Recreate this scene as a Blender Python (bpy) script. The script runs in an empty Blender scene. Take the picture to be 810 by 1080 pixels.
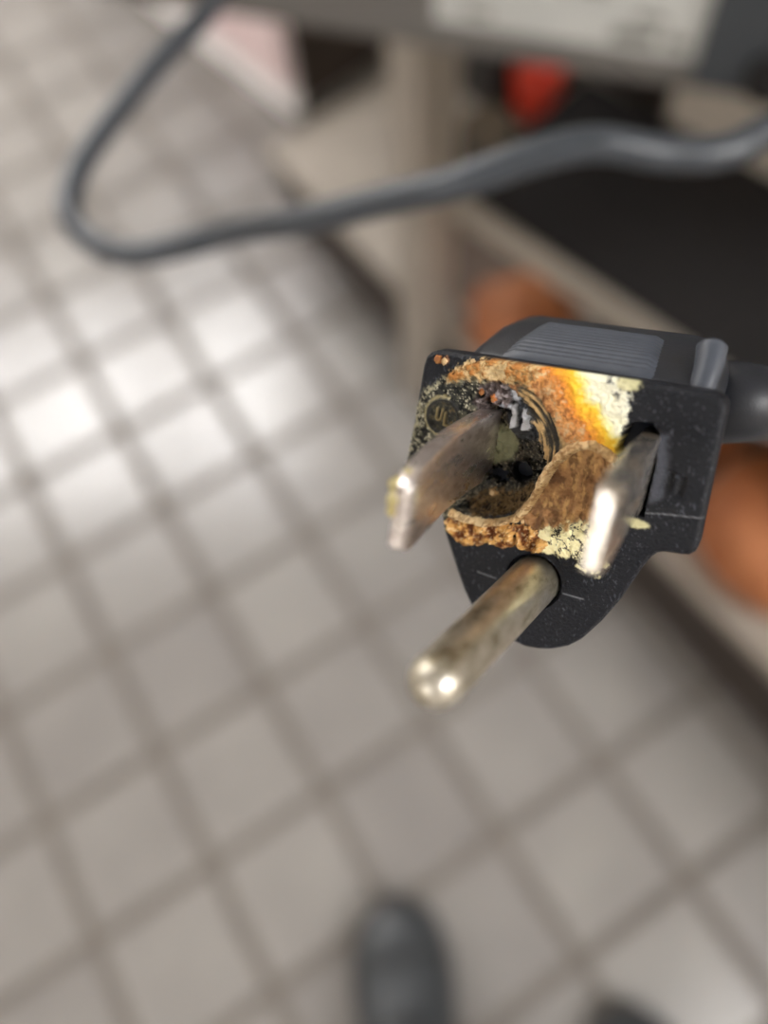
import bpy, bmesh, math, random
import numpy as np
from mathutils import Matrix, Vector

# ------------------------------------------------------------------ camera, light, exposure
scene = bpy.context.scene
COL = scene.collection
scene.view_settings.view_transform = 'Standard'
scene.view_settings.look = 'None'
scene.view_settings.gamma = 1.0
scene.view_settings.use_curve_mapping = False
scene.view_settings.exposure = 0.42
scene.cycles.use_denoising = True
scene.cycles.max_bounces = 8
scene.cycles.sample_clamp_indirect = 6.0

cam_data = bpy.data.cameras.new('camera')
cam = bpy.data.objects.new('camera', cam_data)
COL.objects.link(cam)
cam_data.sensor_fit = 'VERTICAL'
cam_data.sensor_height = 24.0
cam_data.lens = 24.0 * 815.0 / 1080.0
cam_data.clip_start = 0.004
cam_data.clip_end = 50.0
cam.matrix_world = Matrix(((0.990910, 0.134525, -0.000000, 0.000000), (-0.122494, 0.902291, -0.413360, 0.000000), (-0.055607, 0.409603, 0.910568, 0.989755), (0.000000, 0.000000, 0.000000, 1.000000)))
cam_data.dof.use_dof = True
cam_data.dof.focus_distance = 0.0645
cam_data.dof.aperture_fstop = cam_data.lens / 3.0      # entrance pupil of 3 mm, as in a phone
scene.camera = cam

world = bpy.data.worlds.new('world')
scene.world = world
world.use_nodes = True
world.node_tree.nodes['Background'].inputs[0].default_value = (0.75, 0.78, 0.85, 1)
world.node_tree.nodes['Background'].inputs[1].default_value = 0.05

CEIL_H = 2.7
LAMPS = [(-0.75, 2.55), (-1.55, 2.55), (1.25, -1.4), (1.9, -1.4), (-2.1, -1.9), (-2.35, 2.55), (2.55, -1.4)]
LAMP_POWER = 14.0

# ------------------------------------------------------------------ helpers
def lin(c):
    return tuple(((v / 255) / 12.92 if v / 255 <= 0.04045 else ((v / 255 + 0.055) / 1.055) ** 2.4) for v in c)

def rgba(c):
    return lin(c) + (1.0,)

def new_mat(name):
    m = bpy.data.materials.new(name)
    m.use_nodes = True
    nt = m.node_tree
    return m, nt, nt.nodes['Principled BSDF']

def mat(name, c1, c2=None, rough=0.5, metal=0.0, scale=20.0, bump=0.0, bump_scale=None, spec=0.5, rough2=None, detail=4.0, contrast=0.5, coat=0.0):
    """colour mottled between c1 and c2 by object-space noise, with fine relief"""
    m, nt, b = new_mat(name)
    b.inputs['Metallic'].default_value = metal
    b.inputs['Roughness'].default_value = rough
    b.inputs['Specular IOR Level'].default_value = spec
    b.inputs['Coat Weight'].default_value = coat
    tc = nt.nodes.new('ShaderNodeTexCoord')
    n = nt.nodes.new('ShaderNodeTexNoise')
    n.inputs['Scale'].default_value = scale
    n.inputs['Detail'].default_value = detail
    nt.links.new(tc.outputs['Object'], n.inputs['Vector'])
    r = nt.nodes.new('ShaderNodeValToRGB')
    r.color_ramp.elements[0].position = 0.5 - contrast / 2
    r.color_ramp.elements[1].position = 0.5 + contrast / 2
    r.color_ramp.elements[0].color = rgba(c1)
    r.color_ramp.elements[1].color = rgba(c2 or c1)
    nt.links.new(n.outputs['Fac'], r.inputs['Fac'])
    nt.links.new(r.outputs['Color'], b.inputs['Base Color'])
    if rough2 is not None:
        mr = nt.nodes.new('ShaderNodeMapRange')
        mr.inputs['From Min'].default_value = 0.35
        mr.inputs['From Max'].default_value = 0.65
        mr.inputs['To Min'].default_value = rough
        mr.inputs['To Max'].default_value = rough2
        nt.links.new(n.outputs['Fac'], mr.inputs['Value'])
        nt.links.new(mr.outputs['Result'], b.inputs['Roughness'])
    if bump:
        n2 = nt.nodes.new('ShaderNodeTexNoise')
        n2.inputs['Scale'].default_value = bump_scale or scale * 6
        n2.inputs['Detail'].default_value = 3
        nt.links.new(tc.outputs['Object'], n2.inputs['Vector'])
        bp = nt.nodes.new('ShaderNodeBump')
        bp.inputs['Strength'].default_value = bump
        bp.inputs['Distance'].default_value = 0.3 / (bump_scale or scale * 6)
        nt.links.new(n2.outputs['Fac'], bp.inputs['Height'])
        nt.links.new(bp.outputs['Normal'], b.inputs['Normal'])
    return m

def link(name, me, m, parent=None, smooth=False):
    if m is not None:
        me.materials.clear()
        me.materials.append(m)
    if smooth:
        me.polygons.foreach_set('use_smooth', [True] * len(me.polygons))
    o = bpy.data.objects.new(name, me)
    COL.objects.link(o)
    if parent is not None:
        o.parent = parent
    return o

def bm_obj(name, bm, m, parent=None, smooth=False):
    bmesh.ops.recalc_face_normals(bm, faces=bm.faces[:])
    me = bpy.data.meshes.new(name)
    bm.to_mesh(me)
    bm.free()
    return link(name, me, m, parent, smooth)

def pd_obj(name, verts, faces, m, parent=None, smooth=True):
    me = bpy.data.meshes.new(name)
    me.from_pydata([tuple(v) for v in verts], [], faces)
    bm = bmesh.new()
    bm.from_mesh(me)
    bmesh.ops.recalc_face_normals(bm, faces=bm.faces[:])
    bm.to_mesh(me)
    bm.free()
    return link(name, me, m, parent, smooth)

def box_bm(bm, c, s, mtx=None, bevel=0.0, seg=2):
    r = bmesh.ops.create_cube(bm, size=1.0)
    vs = r['verts']
    bmesh.ops.scale(bm, vec=s, verts=vs)
    if bevel:
        es = list({e for v in vs for e in v.link_edges})
        rb = bmesh.ops.bevel(bm, geom=es, offset=bevel, segments=seg, affect='EDGES', profile=0.6)
        vs = list({v for f in rb['faces'] for v in f.verts} | {v for v in vs if v.is_valid})
    bmesh.ops.translate(bm, vec=c, verts=vs)
    if mtx is not None:
        bmesh.ops.transform(bm, matrix=mtx, verts=vs)
    return vs

def box(name, c, s, m, parent=None, bevel=0.0, mtx=None, seg=2):
    bm = bmesh.new()
    box_bm(bm, c, s, mtx, bevel, seg)
    return bm_obj(name, bm, m, parent, smooth=False)

def empty(name, mtx=None):
    o = bpy.data.objects.new(name, None)
    o.empty_display_size = 0.02
    COL.objects.link(o)
    if mtx is not None:
        o.matrix_world = mtx
    return o

def tag(o, label=None, cat=None, group=None, kind=None):
    if label: o['label'] = label
    if cat: o['category'] = cat
    if group: o['group'] = group
    if kind: o['kind'] = kind
    return o

def catmull(pts, n=10):
    P = [np.array(p, float) for p in pts]
    P = [2 * P[0] - P[1]] + P + [2 * P[-1] - P[-2]]
    out = []
    for i in range(1, len(P) - 2):
        for k in range(n):
            t = k / n
            a, b, c, d = P[i - 1], P[i], P[i + 1], P[i + 2]
            out.append(0.5 * ((2 * b) + (c - a) * t + (2 * a - 5 * b + 4 * c - d) * t * t + (3 * b - a - 3 * c + d) * t ** 3))
    out.append(P[-2])
    return np.array(out)

def sweep(path, radius, seg=16, up=(0, 0, 1), flat=1.0, jit=0.0, seed=1, cap=True):
    """tube along a path; radius may be a list or function of 0..1; flat squeezes it along up"""
    rng = np.random.default_rng(seed)
    P = np.array(path, float)
    n = len(P)
    T = np.gradient(P, axis=0)
    T /= np.linalg.norm(T, axis=1)[:, None] + 1e-12
    verts, faces = [], []
    nrm = np.array(up, float)
    for i in range(n):
        nrm = nrm - T[i] * (nrm @ T[i])
        nrm /= np.linalg.norm(nrm) + 1e-12
        bi = np.cross(T[i], nrm)
        r = radius(i / (n - 1)) if callable(radius) else radius
        for k in range(seg):
            a = 2 * math.pi * k / seg
            rr = r * (1 + jit * rng.normal())
            verts.append(P[i] + bi * math.cos(a) * rr + nrm * math.sin(a) * rr * flat)
    for i in range(n - 1):
        for k in range(seg):
            k2 = (k + 1) % seg
            faces.append((i * seg + k, i * seg + k2, (i + 1) * seg + k2, (i + 1) * seg + k))
    if cap:
        faces.append(tuple(range(seg))[::-1])
        faces.append(tuple((n - 1) * seg + k for k in range(seg)))
    return verts, faces

def loft(rings, caps=True):
    verts, faces = [], []
    m = len(rings[0])
    for r in rings: verts += [tuple(p) for p in r]
    for i in range(len(rings) - 1):
        for k in range(m):
            k2 = (k + 1) % m
            faces.append((i * m + k, i * m + k2, (i + 1) * m + k2, (i + 1) * m + k))
    if caps:
        faces.append(tuple(range(m))[::-1])
        faces.append(tuple((len(rings) - 1) * m + k for k in range(m)))
    return verts, faces

def vnoise(x, y, seed):
    g = np.random.default_rng(seed).random((256, 256))
    xi = np.floor(x).astype(int); yi = np.floor(y).astype(int)
    fx = x - xi; fy = y - yi
    fx = fx * fx * (3 - 2 * fx); fy = fy * fy * (3 - 2 * fy)
    a = g[xi % 256, yi % 256]; b = g[(xi + 1) % 256, yi % 256]
    c = g[xi % 256, (yi + 1) % 256]; d = g[(xi + 1) % 256, (yi + 1) % 256]
    return (a * (1 - fx) + b * fx) * (1 - fy) + (c * (1 - fx) + d * fx) * fy

def fbm(x, y, f, seed, o=4):
    s = 0; a = 1; t = 0
    for k in range(o):
        s = s + a * vnoise(x * f * 2 ** k + 17.3 * k + 50, y * f * 2 ** k + 9.1 * k + 50, seed + k); t += a; a *= 0.55
    return s / t

def seg_dist(x, y, pts, closed):
    d = np.full(x.shape, 1e9)
    n = len(pts)
    for i in range(n if closed else n - 1):
        ax, ay = pts[i]; bx, by = pts[(i + 1) % n]
        ux, uy = bx - ax, by - ay
        L = ux * ux + uy * uy + 1e-12
        t = np.clip(((x - ax) * ux + (y - ay) * uy) / L, 0, 1)
        d = np.minimum(d, np.hypot(x - ax - t * ux, y - ay - t * uy))
    return d

def sdf(x, y, pts):
    ins = np.zeros(x.shape, bool)
    n = len(pts)
    for i in range(n):
        ax, ay = pts[i]; bx, by = pts[(i + 1) % n]
        c = ((ay > y) != (by > y)) & (x < (bx - ax) * (y - ay) / (by - ay + 1e-12) + ax)
        ins ^= c
    d = seg_dist(x, y, pts, True)
    return np.where(ins, -d, d)

def sm(d, w):
    """1 inside, 0 outside, soft over w"""
    t = np.clip(0.5 - d / w, 0, 1)
    return t * t * (3 - 2 * t)

# ------------------------------------------------------------------ the setting
A_DIR = Vector((0.905927, 0.423435, 0)); B_DIR = Vector((0.423435, -0.905927, 0)); ORG = Vector((-0.321442, 0.163743, 0)); PITCH = 0.152
X0, X1, Y0, Y1 = -3.2, 3.2, -2.6, 3.6

m_grout = mat('grout', (101, 95, 89), (111, 105, 98), rough=0.8, scale=15)
m_wall = mat('painted_wall', (205, 198, 188), (214, 208, 198), rough=0.7, scale=3)
m_ceiling = mat('ceiling_paint', (225, 222, 216), (232, 230, 226), rough=0.8, scale=4)

def tile_material():
    m, nt, b = new_mat('floor_tile_glaze')
    oi = nt.nodes.new('ShaderNodeObjectInfo')
    tc = nt.nodes.new('ShaderNodeTexCoord')
    geo = nt.nodes.new('ShaderNodeNewGeometry')
    n = nt.nodes.new('ShaderNodeTexNoise')
    n.inputs['Scale'].default_value = 9
    n.inputs['Detail'].default_value = 5
    nt.links.new(geo.outputs['Position'], n.inputs['Vector'])
    ad = nt.nodes.new('ShaderNodeMath'); ad.operation = 'MULTIPLY_ADD'
    ad.inputs[1].default_value = 0.35
    nt.links.new(oi.outputs['Random'], ad.inputs[0])
    nt.links.new(n.outputs['Fac'], ad.inputs[2])
    r = nt.nodes.new('ShaderNodeValToRGB')
    r.color_ramp.elements[0].position = 0.35; r.color_ramp.elements[1].position = 0.95
    r.color_ramp.elements[0].color = rgba((124, 120, 117))
    r.color_ramp.elements[1].color = rgba((142, 138, 134))
    nt.links.new(ad.outputs[0], r.inputs['Fac'])
    nt.links.new(r.outputs['Color'], b.inputs['Base Color'])
    b.inputs['Roughness'].default_value = 0.25
    b.inputs['Specular IOR Level'].default_value = 0.75
    bp = nt.nodes.new('ShaderNodeBump')
    bp.inputs['Strength'].default_value = 0.25
    bp.inputs['Distance'].default_value = 0.002
    nt.links.new(n.outputs['Fac'], bp.inputs['Height'])
    nt.links.new(bp.outputs['Normal'], b.inputs['Normal'])
    return m
m_tile = tile_material()

floor = box('floor', ((X0 + X1) / 2, (Y0 + Y1) / 2, -0.0275), (X1 - X0, Y1 - Y0, 0.05), m_grout)
tag(floor, 'beige square floor tiles with wide grey brown grout', kind='structure')
TW = 0.1365
bm = bmesh.new()
box_bm(bm, (0, 0, -0.005), (TW, TW, 0.010), bevel=0.0025, seg=1)
bmesh.ops.recalc_face_normals(bm, faces=bm.faces[:])
tile_me = bpy.data.meshes.new('floor_tile'); bm.to_mesh(tile_me); bm.free()
tile_me.materials.append(m_tile)
tile_rot = Matrix(((A_DIR.x, -B_DIR.x, 0, 0), (A_DIR.y, -B_DIR.y, 0, 0), (0, 0, 1, 0), (0, 0, 0, 1)))
cells = []
for i in range(-60, 60):
    for j in range(-60, 60):
        c = ORG + A_DIR * PITCH * (i + 0.5) + B_DIR * PITCH * (j + 0.5)
        if X0 + .1 < c.x < X1 - .1 and Y0 + .1 < c.y < Y1 - .1:
            cells.append(((c - Vector((0.0, 0.62, 0))).length, c))
cells.sort(key=lambda t: t[0])
rng = random.Random(5)
for d, c in cells[:290]:
    o = bpy.data.objects.new('tile', tile_me)
    COL.objects.link(o)
    o.parent = floor
    o.matrix_local = Matrix.Translation((c.x, c.y, rng.uniform(-0.0006, 0.0006))) @ tile_rot
bm = bmesh.new()
for d, c in cells[290:]:
    box_bm(bm, (0, 0, -0.005), (TW, TW, 0.010), mtx=Matrix.Translation((c.x, c.y, 0)) @ tile_rot)
far = bm_obj('tile_field', bm, m_tile, floor)
far['kind'] = 'stuff'

for nm, c, s in (('wall_back', (0, Y1 + .05, CEIL_H / 2), (X1 - X0 + .2, .1, CEIL_H)), ('wall_front', (0, Y0 - .05, CEIL_H / 2), (X1 - X0 + .2, .1, CEIL_H)),
                 ('wall_left', (X0 - .05, .5, CEIL_H / 2), (.1, Y1 - Y0, CEIL_H)), ('wall_right', (X1 + .05, .5, CEIL_H / 2), (.1, Y1 - Y0, CEIL_H))):
    tag(box(nm, c, s, m_wall), 'plain pale painted shop wall', kind='structure')
tag(box('ceiling', (0, .5, CEIL_H + .05), (X1 - X0 + .2, Y1 - Y0 + .2, .1), m_ceiling), 'plain white ceiling', kind='structure')

# ceiling lamps: the room's light
m_lampframe = mat('lamp_frame_white', (228, 228, 226), rough=0.4)
m_diff, nt, b = new_mat('lamp_diffuser')
b.inputs['Base Color'].default_value = (0.9, 0.9, 0.9, 1)
b.inputs['Emission Color'].default_value = (1.0, 0.99, 0.985, 1)
b.inputs['Emission Strength'].default_value = LAMP_POWER
for k, (lx, ly) in enumerate(LAMPS):
    e = empty('ceiling_lamp', Matrix.Translation((lx, ly, CEIL_H)))
    tag(e, ['white panel ceiling lamp over the pale pink cabinet', 'white panel ceiling lamp just left of the one over the cabinet',
            'white panel ceiling lamp first to the right of the black shoes', 'white panel ceiling lamp in the middle of the right row of three', 'white panel ceiling lamp in the corner behind the shoes', 'white panel ceiling lamp nearest the left wall at the far end', 'white panel ceiling lamp nearest the right wall'][k], 'lamp', 'panel lamps on the ceiling')
    box('diffuser', (0, 0, -0.028), (0.56, 1.16, 0.008), m_diff, e)
    bm = bmesh.new()
    for cx, cy, sx, sy in ((0.3, 0, .04, 1.24), (-0.3, 0, .04, 1.24), (0, .6, .6, .04), (0, -.6, .6, .04)):
        box_bm(bm, (cx, cy, -0.018), (sx, sy, 0.036))
    bm_obj('frame', bm, m_lampframe, e)

# ------------------------------------------------------------------ rack with two shelves under the table
m_steel = mat('brushed_steel', (150, 143, 134), (172, 165, 156), rough=0.42, metal=0.35, scale=30, bump=0.03, bump_scale=300)
m_steel_d = mat('dull_grey_metal', (116, 112, 107), (128, 124, 118), rough=0.5, metal=0.3, scale=12)
m_post = mat('pale_post_metal', (160, 151, 140), (172, 163, 152), rough=0.5, metal=0.2, scale=12)
m_pale = mat('pale_panel', (186, 177, 166), (196, 187, 176), rough=.5, scale=10)
m_mat = mat('black_rubber', (30, 28, 28), (38, 36, 36), rough=0.75, scale=80, bump=0.15, spec=0.3)

E_DIR = Vector((0.49, -0.872, 0)).normalized(); P_DIR = Vector((-E_DIR.y, E_DIR.x, 0))
rot_rack = Matrix(((E_DIR.x, P_DIR.x, 0), (E_DIR.y, P_DIR.y, 0), (0, 0, 1))).to_4x4()
RACK = Matrix.Translation((0.108, 0.599, 0)) @ rot_rack                          # rack frame: x runs along the front, y into the shelves
O_APP = Vector((-0.02, 0.438, 0.7)); U_DIR = Vector((0.243, -0.114, 0)).normalized(); V_DIR = Vector((-U_DIR.y, U_DIR.x, 0))
rot_app = Matrix(((U_DIR.x, V_DIR.x, 0), (U_DIR.y, V_DIR.y, 0), (0, 0, 1))).to_4x4()
tb = empty('steel_table', Matrix.Translation((O_APP.x, O_APP.y, 0)) @ rot_app)
tag(tb, 'pale metal work table with two undershelves and a square post, carrying the grey appliance', 'table')
m_under = mat('shaded_brown_panel', (74, 64, 57), (84, 73, 65), rough=0.6, scale=6)  # dark brown carries the shade under the table top
m_shade_strip = mat('shade_strip_brown', (44, 35, 30), (52, 42, 36), rough=0.6, scale=6)
TBI = tb.matrix_world.inverted()
def rbox(name, c, s_, m, parent, bevel=.002, rot=0.0):
    M = RACK @ Matrix.Translation((-0.005, .015, 0)) @ Matrix.Rotation(rot, 4, 'Z') @ Matrix.Translation((.005, -.015, 0))
    return box(name, c, s_, m, parent, bevel=bevel, mtx=TBI @ M)
def shelf_tray(name, x0, x1, y0, y1, top, lip, m, mlip, rot=0.0, mend=None):
    s = rbox(name, ((x0 + x1) / 2, (y0 + y1) / 2, top - .004), (x1 - x0, y1 - y0, .008), m, tb, rot=rot)
    rbox('front_lip', ((x0 + x1) / 2, y0 - .003, top - lip / 2 + .006), (x1 - x0, .008, lip), mlip, s, rot=rot)
    rbox('end_lip', (x0 - .003, (y0 + y1) / 2, top - lip / 2 + .006), (.008, y1 - y0, lip), mend or mlip, s, rot=rot)
    return s
SK = math.radians(9)
ls = shelf_tray('lower_shelf', -0.40, 1.1, 0.0, 0.46, 0.20, 0.022, m_post, m_post)
rbox('shade_strip', (0.35, 0.006, 0.118), (1.5, .010, 0.134), m_shade_strip, ls)  # dark strip standing in for the shadow under the shelf lip
shelf_tray('upper_shelf', -0.005, 1.1, 0.012, 0.228, 0.40, 0.03, m_steel_d, m_post, SK, m_mat)
for (px_, py_, h_) in ((-0.035, -0.004, .655), (1.05, -0.004, .655), (-0.035, 0.44, .655), (1.05, 0.44, .655)):
    p = rbox('post', (px_, py_, h_ / 2 + .004), (.048, .048, h_ - .008), m_post, tb, bevel=.003)
    rbox('foot', (px_, py_, .006), (.05, .05, .012), m_mat, p, bevel=.003)
rbox('shelf_back', (0.58, 0.240, 0.47), (0.98, .012, 0.17), m_pale, tb, rot=SK)

mat_o = box('rubber_mat', (0, 0, 0), (1.088, 0.214, .006), m_mat, bevel=.002, mtx=None)
mat_o.matrix_world = RACK @ Matrix.Translation((-0.005, .015, 0)) @ Matrix.Rotation(SK, 4, 'Z') @ Matrix.Translation((0.005 + 0.542, -.015 + 0.124, 0.4032))
tag(mat_o, 'flat black rubber mat lying on the upper undershelf', 'mat')

# orange brown sacks on the lower shelf
m_sack = mat('orange_sack', (140, 78, 42), (188, 122, 78), rough=0.6, scale=14, bump=0.4, bump_scale=60)
def sack(x, y, sx, sy, sz, label, seed, rot=0.0):
    rg = np.random.default_rng(seed)
    e = empty('sack')
    e.matrix_world = Matrix.Translation((0.108, 0.599, 0)) @ rot_rack @ Matrix.Translation((x, y, 0.2005)) @ Matrix.Rotation(rot, 4, 'Z')
    tag(e, label, 'sack', 'orange sacks on the lower shelf')
    rings = []
    nr = 14
    for i in range(nr):
        t = i / (nr - 1) * 2 - 1
        f = (1 - abs(t) ** 3.2) ** 0.5 * 0.9 + 0.1
        ring = []
        for k in range(20):
            a = 2 * math.pi * k / 20
            ca, sa = math.cos(a), math.sin(a)
            w = 1 + 0.05 * math.sin(3 * a + 5 * t + seed) + 0.03 * rg.normal()
            yy = math.copysign(abs(ca) ** 0.8, ca) * sy / 2 * f * w
            zz = max(0.0, (math.copysign(abs(sa) ** 0.8, sa) * sz / 2 * f * w + sz / 2 * (0.82 if f > .5 else 0.6)))
            ring.append((t * sx / 2, yy, zz))
        rings.append(ring)
    v, f = loft(rings)
    o = pd_obj('bag', v, f, m_sack, e)
    s = o.modifiers.new('s', 'SUBSURF'); s.levels = 1; s.render_levels = 1
    v, f = sweep(catmull([(sx / 2 - .01, 0, sz * .45), (sx / 2 + .01, 0, sz * .5), (sx / 2 + .03, .005, sz * .6)], 6), lambda t: .012 + .012 * abs(t - .4), 12)
    pd_obj('tied_end', v, f, m_sack, e)

sack(0.065, 0.062, 0.13, 0.11, 0.075, 'orange brown sack nearest the square table post', 3, 1.2)
sack(0.27, 0.12, 0.17, 0.15, 0.10, 'orange brown sack directly behind the plug housing', 4, 1.5)
sack(0.44, 0.088, 0.17, 0.17, 0.11, 'orange brown sack just right of the plug below the black mat', 7, 1.4)
sack(0.625, 0.10, 0.17, 0.14, 0.10, 'orange brown sack at the right edge of the picture', 9, 1.7)

# a low brown carton and a black crate added to darken the lower shelf behind the post
m_shade_box = mat('shade_box_brown', (72, 61, 46), (82, 70, 53), rough=.8, scale=30)
m_shade_crate = mat('shade_crate_black', (20, 18, 18), (26, 24, 24), rough=.6, scale=30)
def on_shelf(name, x, y, label, cat):
    e = empty(name); e.matrix_world = RACK @ Matrix.Translation((x, y, 0.2005)); tag(e, label, cat); return e
e = on_shelf('shade_box', -0.187, 0.185, 'low brown carton added to darken the lower undershelf behind the square post', 'shade_box')
box('body', (0, 0, .018), (.118, .17, .034), m_shade_box, e, bevel=.002)
for sy in (-1, 1): box('shade_box_flap', (0, sy * .043, .0365), (.118, .083, .002), m_shade_box, e)
box('shade_box_tape', (0, 0, .0381), (.118, .016, .0006), m_mat, e)
e = on_shelf('shade_crate', -0.325, 0.345, 'black plastic crate added to darken the lower undershelf beside the red tub', 'shade_crate')
bm = bmesh.new()
for cx_, cy_, sx, sy in ((0, -.06, .15, .008), (0, .06, .15, .008), (-.071, 0, .008, .112), (.071, 0, .008, .112)): box_bm(bm, (cx_, cy_, .055), (sx, sy, .11))
box_bm(bm, (0, 0, .004), (.138, .112, .008))
bm_obj('shade_crate_walls', bm, m_shade_crate, e)
for sy in (-1, 1): box('shade_crate_rim', (0, sy * .062, .106), (.152, .014, .010), m_shade_crate, e, bevel=.002)

sheet = box('shade_sheet', (0, 0, .0015), (.12, .30, .003), mat('shade_sheet_brown', (92, 78, 68), (102, 87, 76), rough=.8, scale=30), bevel=.0008)  # dark sheet added as the upper shelf's shade on the lower shelf
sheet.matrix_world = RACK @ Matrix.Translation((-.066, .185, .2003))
tag(sheet, 'flat dark brown sheet standing in for the shade between post and sacks', 'shade sheet')

# red tub behind the upper shelf
t_e = empty('red_tub', Matrix.Translation((0.2919, 0.9543, 0.2005)))
tag(t_e, 'small red plastic tub with lid behind the black mat', 'tub')
m_red = mat('red_plastic', (222, 66, 46), (236, 82, 60), rough=0.35, scale=20)
def lathe(prof, n=32):
    return [[(r * math.cos(2 * math.pi * k / n), r * math.sin(2 * math.pi * k / n), z) for k in range(n)] for r, z in prof]
v, f = loft(lathe([(.026, 0), (.030, .003), (.034, .06), (.034, .062)]))
pd_obj('tub', v, f, m_red, t_e, smooth=False)
v, f = loft(lathe([(.0365, .058), (.037, .07), (.035, .073), (.028, .073), (.026, .070), (.001, .070)]))
pd_obj('lid', v, f, m_red, t_e, smooth=False)

# ------------------------------------------------------------------ steel table and the appliance on it
box('table_top', (0.48, 0.46, 0.68), (1.2, 0.72, 0.04), m_steel, tb, bevel=.004)
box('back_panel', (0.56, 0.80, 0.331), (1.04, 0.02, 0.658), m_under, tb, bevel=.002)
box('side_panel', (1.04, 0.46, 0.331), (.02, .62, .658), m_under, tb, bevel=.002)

ap = empty('appliance', Matrix.Translation(O_APP) @ rot_app)
tag(ap, 'grey metal appliance with a white rating label on its front', 'appliance')
m_app = mat('appliance_grey', (110, 107, 104), (120, 117, 114), rough=0.45, metal=0.25, scale=8)
m_app_d = mat('appliance_dark_panel', (58, 62, 67), (68, 72, 77), rough=0.4, metal=0.2, scale=8)
m_label = mat('label_paper', (184, 186, 184), (198, 199, 196), rough=0.5, scale=40)
m_print = mat('label_print', (104, 102, 96), (118, 116, 108), rough=0.6, scale=60)
box('housing', (0.16, 0.16, 0.118), (0.58, 0.312, 0.23), m_app, ap, bevel=.006)
box('control_panel', (0.335, 0.001, 0.118), (0.22, 0.006, 0.215), m_app_d, ap, bevel=.002)
lb = box('rating_label', (0.157, 0.0028, 0.052), (0.136, 0.0012, 0.062), m_label, ap)
rgl = random.Random(3)
for row, zz in enumerate((0.073, 0.062, 0.050, 0.039, 0.029)):
    xx = 0.095
    while xx < 0.215:
        w = rgl.uniform(.006, .022)
        if rgl.random() < 0.6 and xx + w < 0.222:
            box('print_line', (xx + w / 2, 0.0020, zz), (w, 0.0005, rgl.uniform(.003, .0065)), m_print, lb)
        xx += w + .004
for fx in (-0.10, 0.42):
    for fy in (0.13, 0.29):
        v, f = loft(lathe([(.012, -.0), (.014, .003), (.014, .008)], 16))
        o = pd_obj('rubber_foot', v, f, m_mat, ap, smooth=False); o.location = (fx, fy, 0.0)
v, f = loft(lathe([(.020, 0), (.020, .010), (.018, .012), (.010, .013), (.009, .020), (.001, .020)], 24))
kn = pd_obj('knob', v, f, m_mat, ap, smooth=False)
kn.scale = (.7, .7, .7)
kn.matrix_local = Matrix.Translation((0.262, -0.001, 0.022)) @ Matrix.Scale(.6, 4) @ Matrix.Rotation(math.pi / 2, 4, 'X')

# ------------------------------------------------------------------ pale pink-white cabinet beyond
cb_d = Vector((0.285, -0.409, 0)).normalized(); cb_p = Vector((-cb_d.y, cb_d.x, 0))
rot_cb = Matrix(((cb_d.x, cb_p.x, 0), (cb_d.y, cb_p.y, 0), (0, 0, 1))).to_4x4()
cb = empty('cabinet', Matrix.Translation((-0.067, 1.262, 0)) @ rot_cb)
tag(cb, 'pale pink and white cabinet standing on the far floor', 'cabinet')
m_pink = mat('pink_white_enamel', (248, 222, 224), (250, 230, 230), rough=0.35, scale=5)
m_white = mat('white_enamel', (250, 247, 246), (252, 250, 249), rough=0.3, scale=5)
m_dark = mat('shaded_side_panel', (70, 60, 54), (80, 70, 62), rough=0.6, scale=6)  # the cabinet side's shade, put into its colour
box('body', (-0.45, 0.22, 0.44), (0.90, 0.40, 0.86), m_white, cb, bevel=.004)
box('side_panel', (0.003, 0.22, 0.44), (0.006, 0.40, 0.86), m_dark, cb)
box('plinth', (-0.45, 0.20, 0.012), (0.90, 0.40, 0.024), m_white, cb, bevel=.003)
d = box('door', (-0.155, 0.011, 0.45), (0.30, 0.018, 0.80), m_pink, cb, bevel=.004)
box('handle', (-0.28, -0.012, 0.6), (0.014, 0.02, 0.16), m_steel, d, bevel=.003)
d = box('door', (-0.60, 0.011, 0.45), (0.58, 0.018, 0.80), m_white, cb, bevel=.004)
box('handle', (-0.34, -0.012, 0.6), (0.014, 0.02, 0.16), m_steel, d, bevel=.003)

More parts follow.
